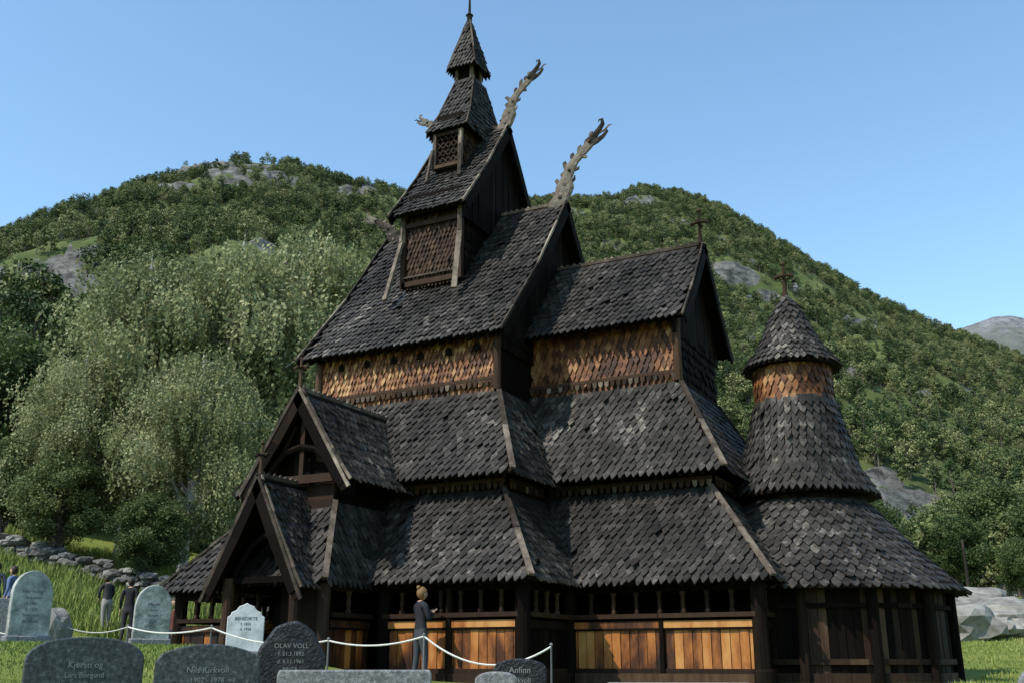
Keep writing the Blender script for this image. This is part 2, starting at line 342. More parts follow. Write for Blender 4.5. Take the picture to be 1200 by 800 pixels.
# --- gallery walls
def gallery(P0,P1,out,planks=O,bays=3,z0=-.2,rail=(.72,1.05),post=True):
    p=V((*P0,0));q=V((*P1,0));d=(q-p);L=d.length;d/=L;o=V((*out,0))
    n=max(1,int(L/.21));w=L/n
    for i in range(n):
        c=p+d*(i+.5)*w+o*random.uniform(-.012,.012)
        planks.obox(c+V((0,0,(z0+rail[0])/2)),d*(w/2-.009),o*.025,V((0,0,(rail[0]-z0)/2)))
    D.beam(p-o*.04+V((0,0,.2)),q-o*.04+V((0,0,.2)),.02,.9)
    k=max(1,int(L/1.9))
    for i in range(k):
        a=p+d*(L*i/k+.01);b=p+d*(L*(i+1)/k-.01)
        planks.beam(a+o*.05+V((0,0,rail[0]+.09)),b+o*.05+V((0,0,rail[0]+.09)),.07,.15)
        D.beam(a+o*.05+V((0,0,rail[0]-.01)),b+o*.05+V((0,0,rail[0]-.01)),.06,.045)
        Bn.beam(a+o*.09+V((0,0,rail[1]-.05)),b+o*.09+V((0,0,rail[1]-.05)),.14,.1)
    Bn.beam(p+o*.04+V((0,0,z0+.0)),q+o*.04+V((0,0,z0+.0)),.07,.11)
    Bn.beam(p+V((0,0,-.4)),q+V((0,0,-.4)),.26,.3)
    D.beam(p+V((0,0,1.66)),q+V((0,0,1.66)),.2,.24)
    m=int(L/.52)
    for i in range(1,m):
        c=p+d*(L*i/m)
        Bn.sweep([c+V((0,0,z)) for z in(1.0,1.1,1.16,1.24,1.42,1.5,1.56)],[.07,.07,.04,.055,.045,.07,.08],8)
    for i in range(bays+1):
        c=p+d*(L*i/bays)
        if 0<i<bays: D.cyl(c+o*.06+V((0,0,-.5)),c+o*.06+V((0,0,1.6)),.08,.08)
PX=-15.65
for x0,x1,b in((-14.0,-10.35,2),(-20.35,-17.2,2)): gallery((x0,20.65),(x1,20.65),(0,-1),bays=b)
gallery((-10.35,20.75),(-10.35,23.0),(1,0),planks=D,bays=1)  # east return in shade: near-black planks carry that shade in their colour
gallery((-20.35,20.75),(-20.35,33.4),(-1,0),planks=Bn,bays=5)
gallery((-10.3,23.05),(-5.8,23.05),(0,-1),bays=1)
gallery((-5.77,23.1),(-5.77,24.2),(1,0),planks=D,bays=1)
for x,y in((-10.35,20.65),(-5.77,23.05),(-13.95,20.65),(-20.35,20.65),(-10.3,23.05)):
    D.sweep([(x,y,-.6),(x,y,-.2),(x,y,-.15),(x,y,1.4),(x,y,1.75)],[.22,.22,.18,.17,.19],12)
for x,y in((-8.0,22.97),): D.beam((x,y,-.25),(x,y,1.02),.1,.06)
D.box(-18.9,-11.8,22.4,31.8,-.5,4.0); D.box(-12,-7.3,24.7,29.5,-.5,4.0)
D.box(-20.4,-10.4,33.4,33.5,-.5,1.8); D.box(-13,-5.8,31.1,31.2,-.5,1.8)
rafters((-13.8,20.3,1.75),(-10.0,20.3,1.75),(0,1,0),14,.08); rafters((-10.2,22.7,1.75),(-5.5,22.7,1.75),(0,1,0),16,.08)
rafters((-14,21.6,4.36),(-11.2,21.6,4.36),(0,1,0),12,.08); rafters((-10.8,23.95,4.45),(-6.7,23.95,4.45),(0,1,0),14,.08)
rafters((-12.2,24.9,8.76),(-7.9,24.9,8.76),(0,1,0),14,.08)
# --- south porch (ridge runs N-S)
gable('y',19.2,23.0,PX,1.5,4.1,6.3,ends=(1,0),wallmb=D,inset=.55,bargew=.3)
D.box(PX-.85,PX+.85,19.75,22.3,-.5,4.3)
for s in(-1,1):
    D.sweep([(PX+s*1.15,19.34,4.0),(PX+s*.85,19.34,4.5),(PX+s*.45,19.34,4.85),(PX,19.34,4.95)],[.1,.1,.09,.08],6)
    T.beam((PX+s*1.62,19.1,3.85),(PX,19.1,6.38),.05,.08,up=(s,0,1))
    D.beam((PX+s*1.5,19.14,3.8),(PX+s*.05,19.14,6.1),.05,.2,up=(s,0,1))
    Bn.beam((PX+s*.9,19.4,4.25),(PX+s*.25,19.4,5.5),.05,.07)
Bn.beam((PX-1.0,19.35,4.15),(PX+1.0,19.35,4.15),.12,.2)
Bn.beam((PX,19.4,4.2),(PX,19.4,5.9),.12,.08)
for i in range(3): Bn.beam((PX-.88,19.6-.04*i,3.95-i*.2),(PX+.88,19.6-.04*i,3.95-i*.2),.08,.19)
finial((PX,19.14,6.35),.85,.15,Bn)
skirt(PX-.88,PX+.88,19.6,22.0,3.6,PX-1.5,PX+1.5,18.55,21.6,1.72,'sew')
gable('y',18.0,19.8,PX-.05,1.28,1.6,4.0,ends=(1,0),wall=False,bargew=.26,pw=.17,ph=.21)
for s in(-1,1):
    T.beam((PX-.05+s*1.42,17.92,1.28),(PX-.05,17.92,4.08),.05,.08,up=(s,0,1))
    D.beam((PX-.05+s*1.3,17.96,1.3),(PX-.05,17.96,3.85),.05,.2,up=(s,0,1))
    Bn.sweep([(PX+s*.95,18.25,-.4),(PX+s*.95,18.25,1.0),(PX+s*.95,18.25,1.8)],[.13,.12,.14],10)
    Bn.sweep([(PX+s*1.32,18.8,-.4),(PX+s*1.32,18.8,1.0),(PX+s*1.32,18.8,1.8)],[.16,.14,.16],10)
    D.sweep([(PX+s*.95,18.3,1.2),(PX+s*.8,18.3,1.9),(PX+s*.4,18.3,2.5),(PX,18.3,2.75)],[.09,.09,.08,.07],6)
    gallery((PX+s*1.32,18.95),(PX+s*1.32,20.5),(s,0),planks=O,bays=1)
D.beam((PX-.95,18.3,1.75),(PX+.95,18.3,1.75),.12,.14)
finial((PX-.05,18.0,4.05),.75,.14,Bn)
Bn.box(PX-.55,PX+.55,19.62,19.7,-.4,1.7)
# --- west porch
gable('x',-22.3,-20.2,YC,1.3,1.6,3.9,ends=(1,0),wall=False)
for s in(-1,1): Bn.cyl((-22,YC+s,-.4),(-22,YC+s,1.9),.15,.15)
church=empty('stave_church')
for mb in(R,B,D,O,T,G,Bn): mb.build(church)

# ---------------------------------------------------------------- ground
def zg(x,y):
    rho=math.hypot(x,y)
    z=-1.6+1.15*ss(7,17,rho)
    z+=.75*ss(9,16,-x)*ss(9,15,rho)*max(1-ss(16.5,19.5,y),ss(21,25,-x))
    z+=.2*min(40,max(0,-x-25))*1.0
    z+=.055*min(40,max(0,rho-30))+.1*min(90,max(0,rho-70))
    z+=.04*noise.noise(V((x*.35,y*.35,0)))*ss(4,10,rho)
    return z
def grid_mesh(name,fn,us,vs,mat,attr=None,smooth=True):
    nu,nv=len(us),len(vs); verts=[];at=[]
    for u in us:
        for v in vs:
            r=fn(u,v); verts.append(W(*r[:3])); at.append(r[3] if len(r)>3 else 0)
    faces=[(i*nv+j,(i+1)*nv+j,(i+1)*nv+j+1,i*nv+j+1) for i in range(nu-1) for j in range(nv-1)]
    me=bpy.data.meshes.new(name); me.from_pydata(verts,[],faces); me.materials.append(mat)
    a=me.attributes.new('rock','FLOAT','POINT'); a.data.foreach_set('value',np.array(at,dtype=np.float32))
    if smooth: me.polygons.foreach_set('use_smooth',[True]*len(faces))
    return link(bpy.data.objects.new(name,me))
def groundmat(name,g1,g2,g3,r1,r2,sc=.6,rocksc=.15,t0=.80,t1=.92,steep=False):
    m,nt,b=newmat(name);N=nt.nodes;L=nt.links
    tc=N.new('ShaderNodeTexCoord')
    def nz(s,d=8,rg=.7,st=None):
        n=N.new('ShaderNodeTexNoise');n.inputs['Scale'].default_value=s;n.inputs['Detail'].default_value=d;n.inputs['Roughness'].default_value=rg
        if st:
            mp=N.new('ShaderNodeMapping');mp.inputs['Scale'].default_value=st;L.new(tc.outputs['Object'],mp.inputs[0]);L.new(mp.outputs[0],n.inputs['Vector'])
        else: L.new(tc.outputs['Object'],n.inputs['Vector'])
        return n
    n1=nz(sc);rp=N.new('ShaderNodeValToRGB');e=rp.color_ramp.elements;e[0].position=.3;e[0].color=(*g1,1);e[1].position=.7;e[1].color=(*g3,1);x=e.new(.5);x.color=(*g2,1)
    L.new(n1.outputs[0],rp.inputs[0])
    n2=nz(rocksc*4,10,.75,(1,1,2.2));rr=N.new('ShaderNodeValToRGB');e=rr.color_ramp.elements;e[0].position=.38;e[0].color=(*[c*.35 for c in r1],1);e[1].position=.68;e[1].color=(*r2,1);x=e.new(.48);x.color=(*r1,1);L.new(n2.outputs[0],rr.inputs[0])
    a=N.new('ShaderNodeAttribute');a.attribute_name='rock'
    n3=nz(rocksc*3,8,.75);ad=N.new('ShaderNodeMath');ad.operation='ADD';L.new(a.outputs['Fac'],ad.inputs[0]);L.new(n3.outputs[0],ad.inputs[1])
    th=N.new('ShaderNodeMapRange');th.inputs[1].default_value=t0;th.inputs[2].default_value=t1;L.new(ad.outputs[0],th.inputs[0])
    mx=N.new('ShaderNodeMix');mx.data_type='RGBA';L.new(th.outputs[0],mx.inputs[0]);L.new(rp.outputs[0],mx.inputs[6]);L.new(rr.outputs[0],mx.inputs[7])
    L.new(mx.outputs[2],b.inputs['Base Color']);b.inputs['Roughness'].default_value=.9;b.inputs['Specular IOR Level'].default_value=.15
    bp=N.new('ShaderNodeBump');bp.inputs['Strength'].default_value=.8;bp.inputs['Distance'].default_value=.15/sc*.6;L.new(n2.outputs[0],bp.inputs['Height']);L.new(bp.outputs[0],b.inputs['Normal'])
    return m
M_GR=groundmat('grass_ground',(.08,.12,.02),(.15,.19,.035),(.24,.25,.07),(.2,.17,.12),(.3,.26,.2),sc=.8,rocksc=1.0)
radii=list(np.linspace(.5,70,120))+list(np.geomspace(73,5000,50))
grid_mesh('ground',lambda a,r:(r*math.cos(a),r*math.sin(a),zg(r*math.cos(a),r*math.sin(a)),0),np.linspace(0,2*math.pi,241),radii,M_GR)
# ---------------------------------------------------------------- mountain
def survey(px,py):
    a=(px-600)/1200;b=(400-py)/1200;fh=.9545-b*.2982;v=.2982+b*.9545;return a/fh,v/fh
RS=[(-500,360),(-300,330),(-100,292),(0,268),(60,243),(120,226),(180,203),(230,187),(280,181),(340,187),(400,206),(450,216),(500,230),(560,240),(620,229),(690,230),(750,216),(800,222),(850,241),(900,270),(950,300),(1000,330),(1050,355),(1100,378),(1150,397),(1200,415),(1400,460),(1800,490)]
rk=np.array([survey(*p) for p in RS]); 
F1=lambda k:np.interp(k,[-.5,-.13,.05,.3,.55],[470,470,620,640,560])
F0=lambda k:np.interp(k,[-.6,-.3,0,.3,.6],[58,62,75,95,110])
RO=[(60,345,110,14),(20,325,60,12),(130,362,50,9),(90,310,40,6),(250,200,70,9),(310,212,50,6),(200,222,30,5),(420,225,24,6),(868,322,32,14),(900,345,24,8),(1050,600,60,24),(1030,565,26,14),(990,500,18,9),(1110,460,30,8),(740,240,34,5),(380,300,14,7),(1150,630,34,14),(935,345,22,6),(720,290,18,6),(1010,380,22,6),(200,260,24,5),(960,420,22,6),(1080,520,22,7),(880,400,18,5),(1000,440,20,5),(790,260,22,5),(150,290,26,4)]
ROk=[(*survey(a,b),c/1200,d/1200) for a,b,c,d in RO]
def mz(k,f):
    f0,f1=F0(k),F1(k);e=np.interp(k,rk[:,0],rk[:,1])
    x0,y0=P(k,f0);zb=zg(x0,y0)-1.2;H=(e*f1-4)-zb;s=(f-f0)/(f1-f0)
    g=s**1.12 if s<=1 else 1-.8*(s-1)
    x,y=P(k,f)
    n=noise.fractal(V((x*.010,y*.010,3)),1,2,5)
    env=max(0,math.sin(math.pi*min(1,max(0,s))))
    z=zb+H*g+n*22*env
    ee=z/f; rock=0
    for a,b,c,d in ROk:
        q=((k-a)/c)**2+((ee-b)/d)**2; rock=max(rock,math.exp(-q*.8))
    n2=noise.fractal(V((x*.03+9,y*.03,1)),1,2,5)
    rock=max(rock*(.85+.9*n2), .85*max(0,n2-.2))
    z+=rock*6*noise.fractal(V((x*.07,y*.07,z*.2)),.6,2.2,5)
    return z,rock
M_MT=groundmat('mountain_slope',(.04,.06,.02),(.08,.105,.033),(.14,.155,.06),(.10,.10,.09),(.24,.235,.22),sc=.10,rocksc=.05,t0=.80,t1=.88)
def mfn(k,s):
    f=F0(k)+(F1(k)-F0(k))*s;z,r=mz(k,f);x,y=P(k,f);return x,y,z,r
grid_mesh('mountain',mfn,np.linspace(-.95,.85,380),list(np.linspace(0,1,170))+[1.03,1.08,1.15,1.3,1.6],M_MT)
FR=np.array([survey(*p) for p in[(900,420),(1050,400),(1100,392),(1135,382),(1165,371),(1185,370),(1200,373),(1260,362),(1400,355),(1700,400)]])
M_FAR=groundmat('hazed_far_slope',(.09,.10,.09),(.12,.13,.11),(.16,.165,.14),(.18,.18,.19),(.28,.28,.29),sc=.02,rocksc=.012,t0=.5,t1=.9)  # greyed, faintly blue slope colours have distance haze painted in
def ffn(k,s):
    f=1300+900*s;e=np.interp(k,FR[:,0],FR[:,1]);z=e*2200*(s if s<=1 else 2-s)
    x,y=P(k,f);n=noise.fractal(V((x*.004,y*.004,5)),1,2,5);z+=n*25*math.sin(math.pi*min(1,s));return x,y,z,.25+n
grid_mesh('far_mountain',ffn,np.linspace(.2,.95,120),list(np.linspace(0,1,50))+[1.3,1.8],M_FAR)

# ---------------------------------------------------------------- trees
def leafmat(name,cols,objr=.25,trans=.25,big=0):
    m=varmat(name,cols,scale=1.2,rough=.6,rndw=.6,bump=0,spec=.2,objrand=objr,big=big)
    if trans>0:
        nt=m.node_tree;N=nt.nodes;L=nt.links;b=N['Principled BSDF'];out=[n for n in N if n.type=='OUTPUT_MATERIAL'][0]
        t=N.new('ShaderNodeBsdfTranslucent');src=b.inputs['Base Color'].links[0].from_socket;L.new(src,t.inputs[0])
        mx=N.new('ShaderNodeMixShader');mx.inputs[0].default_value=trans;L.new(b.outputs[0],mx.inputs[1]);L.new(t.outputs[0],mx.inputs[2]);L.new(mx.outputs[0],out.inputs['Surface'])
    return m
M_LF=leafmat('forest_leaves',[(.15,(.026,.05,.015)),(.4,(.065,.10,.03)),(.62,(.12,.15,.048)),(.85,(.22,.23,.10))],.8,0)
M_BL=leafmat('birch_leaves',[(.12,(.09,.11,.045)),(.5,(.21,.235,.10)),(.85,(.38,.385,.20))],.12,.3)
M_DL=leafmat('dark_leaves',[(.2,(.035,.062,.018)),(.5,(.08,.115,.036)),(.85,(.16,.19,.07))],.4,.2)
M_BK=varmat('bark',[(.3,(.05,.04,.03)),(.7,(.16,.14,.12))],scale=4,bump=.5)
M_BBK=varmat('birch_bark',[(.3,(.08,.07,.06)),(.45,(.4,.38,.35)),(.8,(.6,.58,.55))],scale=3,streak=(1,1,3),bump=.3)
def leafquads(C,size,r,droop=0):
    n=len(C); a=rng.normal(size=(n,3)); a/=np.linalg.norm(a,axis=1)[:,None]
    b=rng.normal(size=(n,3)); 
    if droop: a[:,2]=-abs(a[:,2])-droop; a/=np.linalg.norm(a,axis=1)[:,None]
    b-=a*(a*b).sum(1)[:,None]; b/=np.linalg.norm(b,axis=1)[:,None]
    s=(size*rng.uniform(.6,1.3,n))[:,None]
    v=np.stack([C-a*s*.5,C+b*s*.3,C+a*s*.5,C-b*s*.3],1).reshape(-1,3)
    f=np.arange(4*n).reshape(-1,4); return v,f,r
def treemesh(name,H,wd,nclump,nleaf,size,mats,seed,weep=False,trunk=True):
    st=np.random.default_rng(seed);rs=random.Random(seed)
    tb=MB('t',None,False); clumps=[]
    tb.sweep([(0,0,-1.5),(0.03*H,0,.25*H),(0.0,.03*H,.55*H),(0,0,.93*H)],[.03*H*.7,.018*H,.011*H,.002*H],7)
    nb=int(nclump)
    for i in range(nb):
        t=(i+.5)/nb; z=H*(.22+.66*t); th=i*2.4+rs.uniform(-.5,.5)
        env=wd*math.sin(math.pi*min(1,(.25+.72*t))**1.1)**.8
        rr=env*rs.uniform(.45,1.0)
        zz=z+rr*rs.uniform(.15,.45)*(1-.3*t)
        p=V((rr*math.cos(th),rr*math.sin(th),min(zz,H*.95)))
        tb.sweep([(0,0,max(.12*H,z-rr*.5)),(p.x*.5,p.y*.5,z+.02*H),tuple(p)],[.007*H*(1.2-t),.005*H*(1.2-t),.0012*H],5)
        clumps.append((p,wd*rs.uniform(.2,.36)))
        if rr>.5*wd: clumps.append((V((p.x*.6,p.y*.6,p.z-.02*H)),wd*rs.uniform(.18,.3)))
    Cs=[];Rn=[]
    per=nleaf//len(clumps)
    for p,cr in clumps:
        rv=st.random()
        if weep:
            ns=per//14
            d=st.normal(size=(ns,3));d/=np.linalg.norm(d,axis=1)[:,None]
            o=d*(cr*st.uniform(.3,1.1,ns)**.6)[:,None]*[1.1,1.1,.8]+[p.x,p.y,p.z]
            ln=st.uniform(.05,.17,ns)*H*(.5+ .5*rv)
            for j in range(14):
                q=o.copy();u=j/13; q[:,2]-=ln*u; q[:,:2]*= (1+.05*math.sqrt(u)); q+=st.normal(size=q.shape)*.08
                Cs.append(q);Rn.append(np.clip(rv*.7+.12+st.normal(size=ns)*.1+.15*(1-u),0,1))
        else:
            d=st.normal(size=(per,3));d/=np.linalg.norm(d,axis=1)[:,None]
            rad=cr*st.uniform(.35,1.0,per)**.5*(1+.22*st.normal(size=per))
            q=d*rad[:,None]*[1,1,.8]+[p.x,p.y,p.z]
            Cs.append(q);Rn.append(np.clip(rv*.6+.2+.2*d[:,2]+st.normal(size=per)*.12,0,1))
    C=np.concatenate(Cs);rn=np.concatenate(Rn)
    v,f,_=leafquads(C,size,None,.6 if weep else 0)
    nv=len(tb.v); verts=np.concatenate([np.array(tb.v),v]); faces=tb.f+(f+nv).tolist()
    me=bpy.data.meshes.new(name);me.from_pydata(verts.tolist(),[],faces)
    for m in mats: me.materials.append(m)
    me.polygons.foreach_set('material_index',[0]*len(tb.f)+[1]*len(f))
    a=me.attributes.new('rnd','FLOAT','FACE');a.data.foreach_set('value',np.concatenate([np.full(len(tb.f),.5),rn]).astype(np.float32))
    return me
forest=empty('forest')
rs=random.Random(3)
NV=4; tem=[]
for i in range(NV):
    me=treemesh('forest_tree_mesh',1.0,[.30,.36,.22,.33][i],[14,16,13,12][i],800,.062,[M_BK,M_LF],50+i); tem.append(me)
lists=[[] for _ in range(NV)]
cnt=0;tries=0
while cnt<20000 and tries<80000:
    tries+=1
    k=rs.uniform(-.66,.66); f=math.sqrt(rs.uniform(50**2,665**2)); f0,f1=F0(k),F1(k)
    if f<f0-4 or f>f1*1.01: continue
    z,r=mz(k,max(f,f0)) ; x,y=P(k,f)
    if f<f0: z=zg(x,y)
    if r>.2 and rs.random()<min(.95,.15+r*2.0): continue
    nn=noise.fractal(V((x*.022,y*.022,7)),1,2,3)
    if nn<-.15 and rs.random()<.8: continue
    h=rs.uniform(3.2,8.2)*(1.2 if f<150 else 1.0)*(1-.3*max(0,(f/f1-.6)))
    if nn>.2: h*=.65
    lists[rs.choice([0,1,2,3]) if nn<.1 else rs.choice([1,3])].append((x,y,z-.3,h*U)); cnt+=1
for i,l in enumerate(lists):
    vs=[];fs=[]
    for x,y,z,s in l:
        c=V(W(x,y,z));a=rs.uniform(0,6.28);s2=s*.7071;o=len(vs)
        for j in range(4): vs.append((c.x+s2*math.cos(a+j*math.pi/2),c.y+s2*math.sin(a+j*math.pi/2),c.z))
        fs.append((o,o+1,o+2,o+3))
    me=bpy.data.meshes.new('forest_scatter');me.from_pydata(vs,[],fs);po=link(bpy.data.objects.new('forest_scatter',me),forest)
    po.instance_type='FACES';po.use_instance_faces_scale=True;po.instance_faces_scale=1;po.show_instancer_for_render=False
    ch=link(bpy.data.objects.new('forest_tree_crown',tem[i]),po)
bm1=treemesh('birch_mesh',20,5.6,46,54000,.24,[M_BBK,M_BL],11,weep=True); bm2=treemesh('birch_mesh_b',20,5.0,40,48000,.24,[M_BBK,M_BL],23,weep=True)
def putree(name,me,k,f,h,base,yaw):
    x,y=P(k,f);o=link(bpy.data.objects.new(name,me));o.location=W(x,y,zg(x,y));s=h/base*U;o.scale=(s*1.1,s*1.1,s);o.rotation_euler=(0,0,yaw)
def topz(px,py,f):
    k,e=survey(px,py);x,y=P(k,f);return k,f,e*f-zg(x,y)
def ptree(name,me,px,py,f,base,yaw): k,f,h=topz(px,py,f);putree(name,me,k,f,h*1.03,base,yaw)
ptree('birch_tree',bm1,180,283,50,20,0); ptree('birch_tree',bm2,288,266,54,20,1.3); ptree('birch_tree',bm1,385,262,60,20,2.4); ptree('birch_tree',bm2,105,400,46,20,4); ptree('birch_tree',bm1,240,400,45,20,5.2)
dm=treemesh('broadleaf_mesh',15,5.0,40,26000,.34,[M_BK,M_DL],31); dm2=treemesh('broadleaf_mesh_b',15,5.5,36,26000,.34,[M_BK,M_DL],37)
ptree('broadleaf_tree',dm,20,390,58,15,0); ptree('broadleaf_tree',dm2,-50,370,60,15,1); ptree('broadleaf_tree',dm2,80,530,44,15,2);ptree('broadleaf_tree',dm,180,575,42,15,3);ptree('broadleaf_tree',dm,20,510,46,15,4.4);ptree('broadleaf_tree',dm,-120,400,52,15,3.4)
for i,(px,py,f) in enumerate(((1010,575,90),(1060,610,100),(1115,600,95),(1165,560,105),(1210,580,98),(1190,630,88),(1270,540,100))): ptree('broadleaf_tree',(dm,dm2)[i%2],px,py,f,15,i*1.7)

# ---------------------------------------------------------------- grass
M_GB=varmat('grass_blades',[(.15,(.08,.13,.02)),(.5,(.17,.22,.045)),(.8,(.30,.31,.10)),(.95,(.42,.37,.19))],scale=.3,rough=.7,rndw=.6,bump=0,spec=.2)
def blades(name,n,kr,fr,hr,tl=1.6):
    vs=[];fs=[];rn=[]
    for i in range(n):
        k=rs.uniform(*kr);f=math.sqrt(rs.uniform(fr[0]**2,fr[1]**2));x,y=P(k,f)
        if -20.5<x<-2 and 20.2<y<34: continue
        z=zg(x,y);tall=max(0,noise.noise(V((x*.3,y*.3,2)))+.1)
        h=rs.uniform(*hr)*(1+tl*tall);a=rs.uniform(0,6.28);w=.008+f*.0006;lx=rs.uniform(-.5,.5)*h;ly=rs.uniform(-.5,.5)*h
        o=len(vs);c,s=math.cos(a)*w,math.sin(a)*w
        vs+=[W(x-c,y-s,z-.02),W(x+c,y+s,z-.02),W(x+lx,y+ly,z+h)];fs.append((o,o+1,o+2));rn.append(min(1,rs.random()*.8+.3*tall))
    me=bpy.data.meshes.new(name);me.from_pydata(vs,[],fs);me.materials.append(M_GB)
    a=me.attributes.new('rnd','FLOAT','FACE');a.data.foreach_set('value',np.array(rn,dtype=np.float32))
    return me
gpar=empty('grass')
for nm,a in(('grass_near',(50000,(-.62,.6),(5,18),(.02,.05),.5)),('grass_lawn',(45000,(-.65,-.2),(16,32),(.02,.06),.6)),('grass_slope',(45000,(-.65,-.2),(32,52),(.12,.45),1.6)),('grass_field',(30000,(.36,.62),(12,85),(.03,.10),1))):
    link(bpy.data.objects.new(nm,blades(nm,*a)),gpar)

# ---------------------------------------------------------------- stones
M_STONE=varmat('field_stone',[(.2,(.05,.05,.045)),(.55,(.15,.145,.13)),(.85,(.33,.32,.29))],scale=2.5,rough=.9,rndw=.4,bump=.8,bscale=6)
M_ROCK=varmat('outcrop_rock',[(.2,(.06,.06,.05)),(.45,(.17,.16,.14)),(.7,(.34,.32,.28)),(.85,(.16,.17,.08))],scale=.9,rough=.9,rndw=.2,bump=.9,bscale=4,big=.3)
def boulder(mb,c,s,seed,sub=2):
    bm=bmesh.new();bmesh.ops.create_icosphere(bm,subdivisions=sub,radius=1)
    vs=[]
    for v in bm.verts:
        n=noise.fractal(v.co*1.1+V((seed,seed*2,0)),1,2,4);q=v.co*(1+.45*n)
        q=V([math.copysign(abs(t)**.8,t) for t in q]);vs.append((c[0]+q.x*s[0],c[1]+q.y*s[1],c[2]+q.z*s[2]))
    fs=[[v.index for v in f.verts] for f in bm.faces];bm.free();mb.add(vs,fs)
wl=MB('dry_stone_wall',M_STONE)
for i in range(340):
    t=rs.random();k=-.62+.30*t;f=47-6*t;x,y=P(k,f);lay=rs.randrange(4)
    boulder(wl,(x+rs.uniform(-.3,.3),y+rs.uniform(-.3,.3),zg(x,y)+.1+lay*.24),(rs.uniform(.22,.45),rs.uniform(.22,.4),rs.uniform(.12,.18)),i,1)
wl.build()
rk_=MB('rock_outcrop',M_ROCK)
for i in range(90):
    k=rs.uniform(.395,.50);f=rs.uniform(52,68);x,y=P(k,f);s=rs.uniform(.3,1.9)**1.1*(1.1-(k-.4)*5)
    boulder(rk_,(x,y,zg(x,y)+rs.uniform(-.2,1.3)*max(.2,s)*.6),(s*1.5,s*1.2,s*.55),i*3.1,3)
rk_.build(smooth=False)

# gravestones
def granite(name,c1,c2,c3,sc=22,rough=.5,bump=.15): return varmat(name,[(.3,c1),(.5,c2),(.72,c3)],scale=sc,rough=rough,rndw=.1,bump=bump,big=.12)
M_G1=granite('lichen_limestone',(.13,.14,.12),(.33,.34,.31),(.58,.58,.54),5,.85,.5); M_G2=granite('white_marble',(.36,.37,.36),(.56,.57,.56),(.72,.72,.7),5,.6,.1)
M_G3=granite('dark_granite',(.02,.024,.024),(.06,.065,.065),(.2,.21,.21),30,.4,.2); M_G4=granite('black_granite',(.006,.006,.008),(.02,.02,.022),(.07,.07,.07),12,.45,.6)
M_G5=granite('grey_granite',(.09,.09,.09),(.20,.20,.20),(.40,.40,.39),30,.7,.3)
M_TX,nt,b=newmat('inscription_paint');b.inputs['Base Color'].default_value=(.20,.20,.185,1)
M_TD,nt,b=newmat('inscription_dark');b.inputs['Base Color'].default_value=(.10,.10,.10,1)
def outline(kind,w,h):
    p=[(-w/2,0)]
    if kind=='gothic':
        for i in range(9):
            t=i/8;p.append((-w/2+ w/2*(1-math.cos(t*math.pi/2)), h-w*.62+w*.62*math.sin(t*math.pi/2)))
        p+=[(-x,z) for x,z in p[:-1][::-1]]
    elif kind=='round':
        for i in range(15):
            t=math.pi*(1-i/14);p.append((w/2*math.copysign(abs(math.cos(t))**.8,math.cos(t)),h-w*.2+w*.2*math.sin(t)))
        p.append((w/2,0))
    elif kind=='shoulder':
        L=[(-w/2,h*.72),(-w*.42,h*.76),(-w*.40,h*.82),(-w*.28,h*.86),(-w*.2,h*.95),(-w*.08,h*.98),(0,h*1.02)]
        p+=L+[(-x,z) for x,z in L[:-1][::-1]]+[(w/2,0)]
    elif kind=='wave':
        for i in range(17):
            t=i/16;p.append((-w/2+w*t,h-w*.13*(1-math.sin(math.pi*t)**.7)-(.04*w if i in(0,16) else 0)))
        p.append((w/2,0))
    elif kind=='rough':
        L=[(-.5,.62),(-.47,.78),(-.36,.86),(-.25,.95),(-.1,.98),(.05,1.0),(.2,.96),(.33,.9),(.42,.8),(.5,.72),(.49,.4)]
        p+=[(x*w,z*h) for x,z in L]+[(w/2*.95,0)]
    elif kind=='flat':
        p+=[(-w/2,h*.97),(-w*.49,h),(w*.49,h),(w/2,h*.97),(w/2,0)]
    return p
def gravestone(px,f,w,top,th,kind,mat,yaw=0,tilt=0,lines=(),txmat=None,plinth=True,ts=.09,first=.2):
    k,e=survey(px,top);k=(px-600)/1236;x,y=P(k,f);zb=zg(x,y);h=(e*f-zb)*U-(.12 if plinth else 0)
    par=empty('gravestone');par.location=W(x,y,zb)
    face=math.atan2(-y,-x)+math.pi/2
    par.rotation_euler=(tilt,0,face+yaw)
    bm=bmesh.new();ol=outline(kind,w,h)
    vs=[bm.verts.new((a,-th/2,c)) for a,c in ol];fc=bm.faces.new(vs)
    r=bmesh.ops.extrude_face_region(bm,geom=[fc]);bmesh.ops.translate(bm,verts=[v for v in r['geom'] if isinstance(v,bmesh.types.BMVert)],vec=(0,th,0))
    bmesh.ops.recalc_face_normals(bm,faces=bm.faces)
    me=bpy.data.meshes.new('slab');bm.to_mesh(me);bm.free();me.materials.append(mat)
    s=link(bpy.data.objects.new('slab',me),par);bv=s.modifiers.new('b','BEVEL');bv.width=.012 if kind!='rough' else .03;bv.segments=2;bv.limit_method='ANGLE'
    s.location.z=.12 if plinth else -.02
    if plinth:
        me=bpy.data.meshes.new('plinth');bm=bmesh.new();bmesh.ops.create_cube(bm,size=1)
        for v in bm.verts: v.co=V((v.co.x*(w*1.12),v.co.y*(th*1.9),v.co.z*.4-.06))
        bm.to_mesh(me);bm.free();me.materials.append(M_G5);pl=link(bpy.data.objects.new('plinth',me),par);bv=pl.modifiers.new('b','BEVEL');bv.width=.02
    z=h-first-ts
    for i,t in enumerate(lines):
        c=bpy.data.curves.new('inscription','FONT');c.body=t;c.size=ts*(1.2 if i==0 else 1);c.align_x='CENTER';c.extrude=.0015;c.materials.append(txmat or M_TX)
        o=link(bpy.data.objects.new('inscription',c),par);o.rotation_euler=(math.pi/2,0,0);o.location=(0,-th/2-.002,s.location.z+z);z-=ts*1.35
    return par
def kk(px): return (px-600)/1236
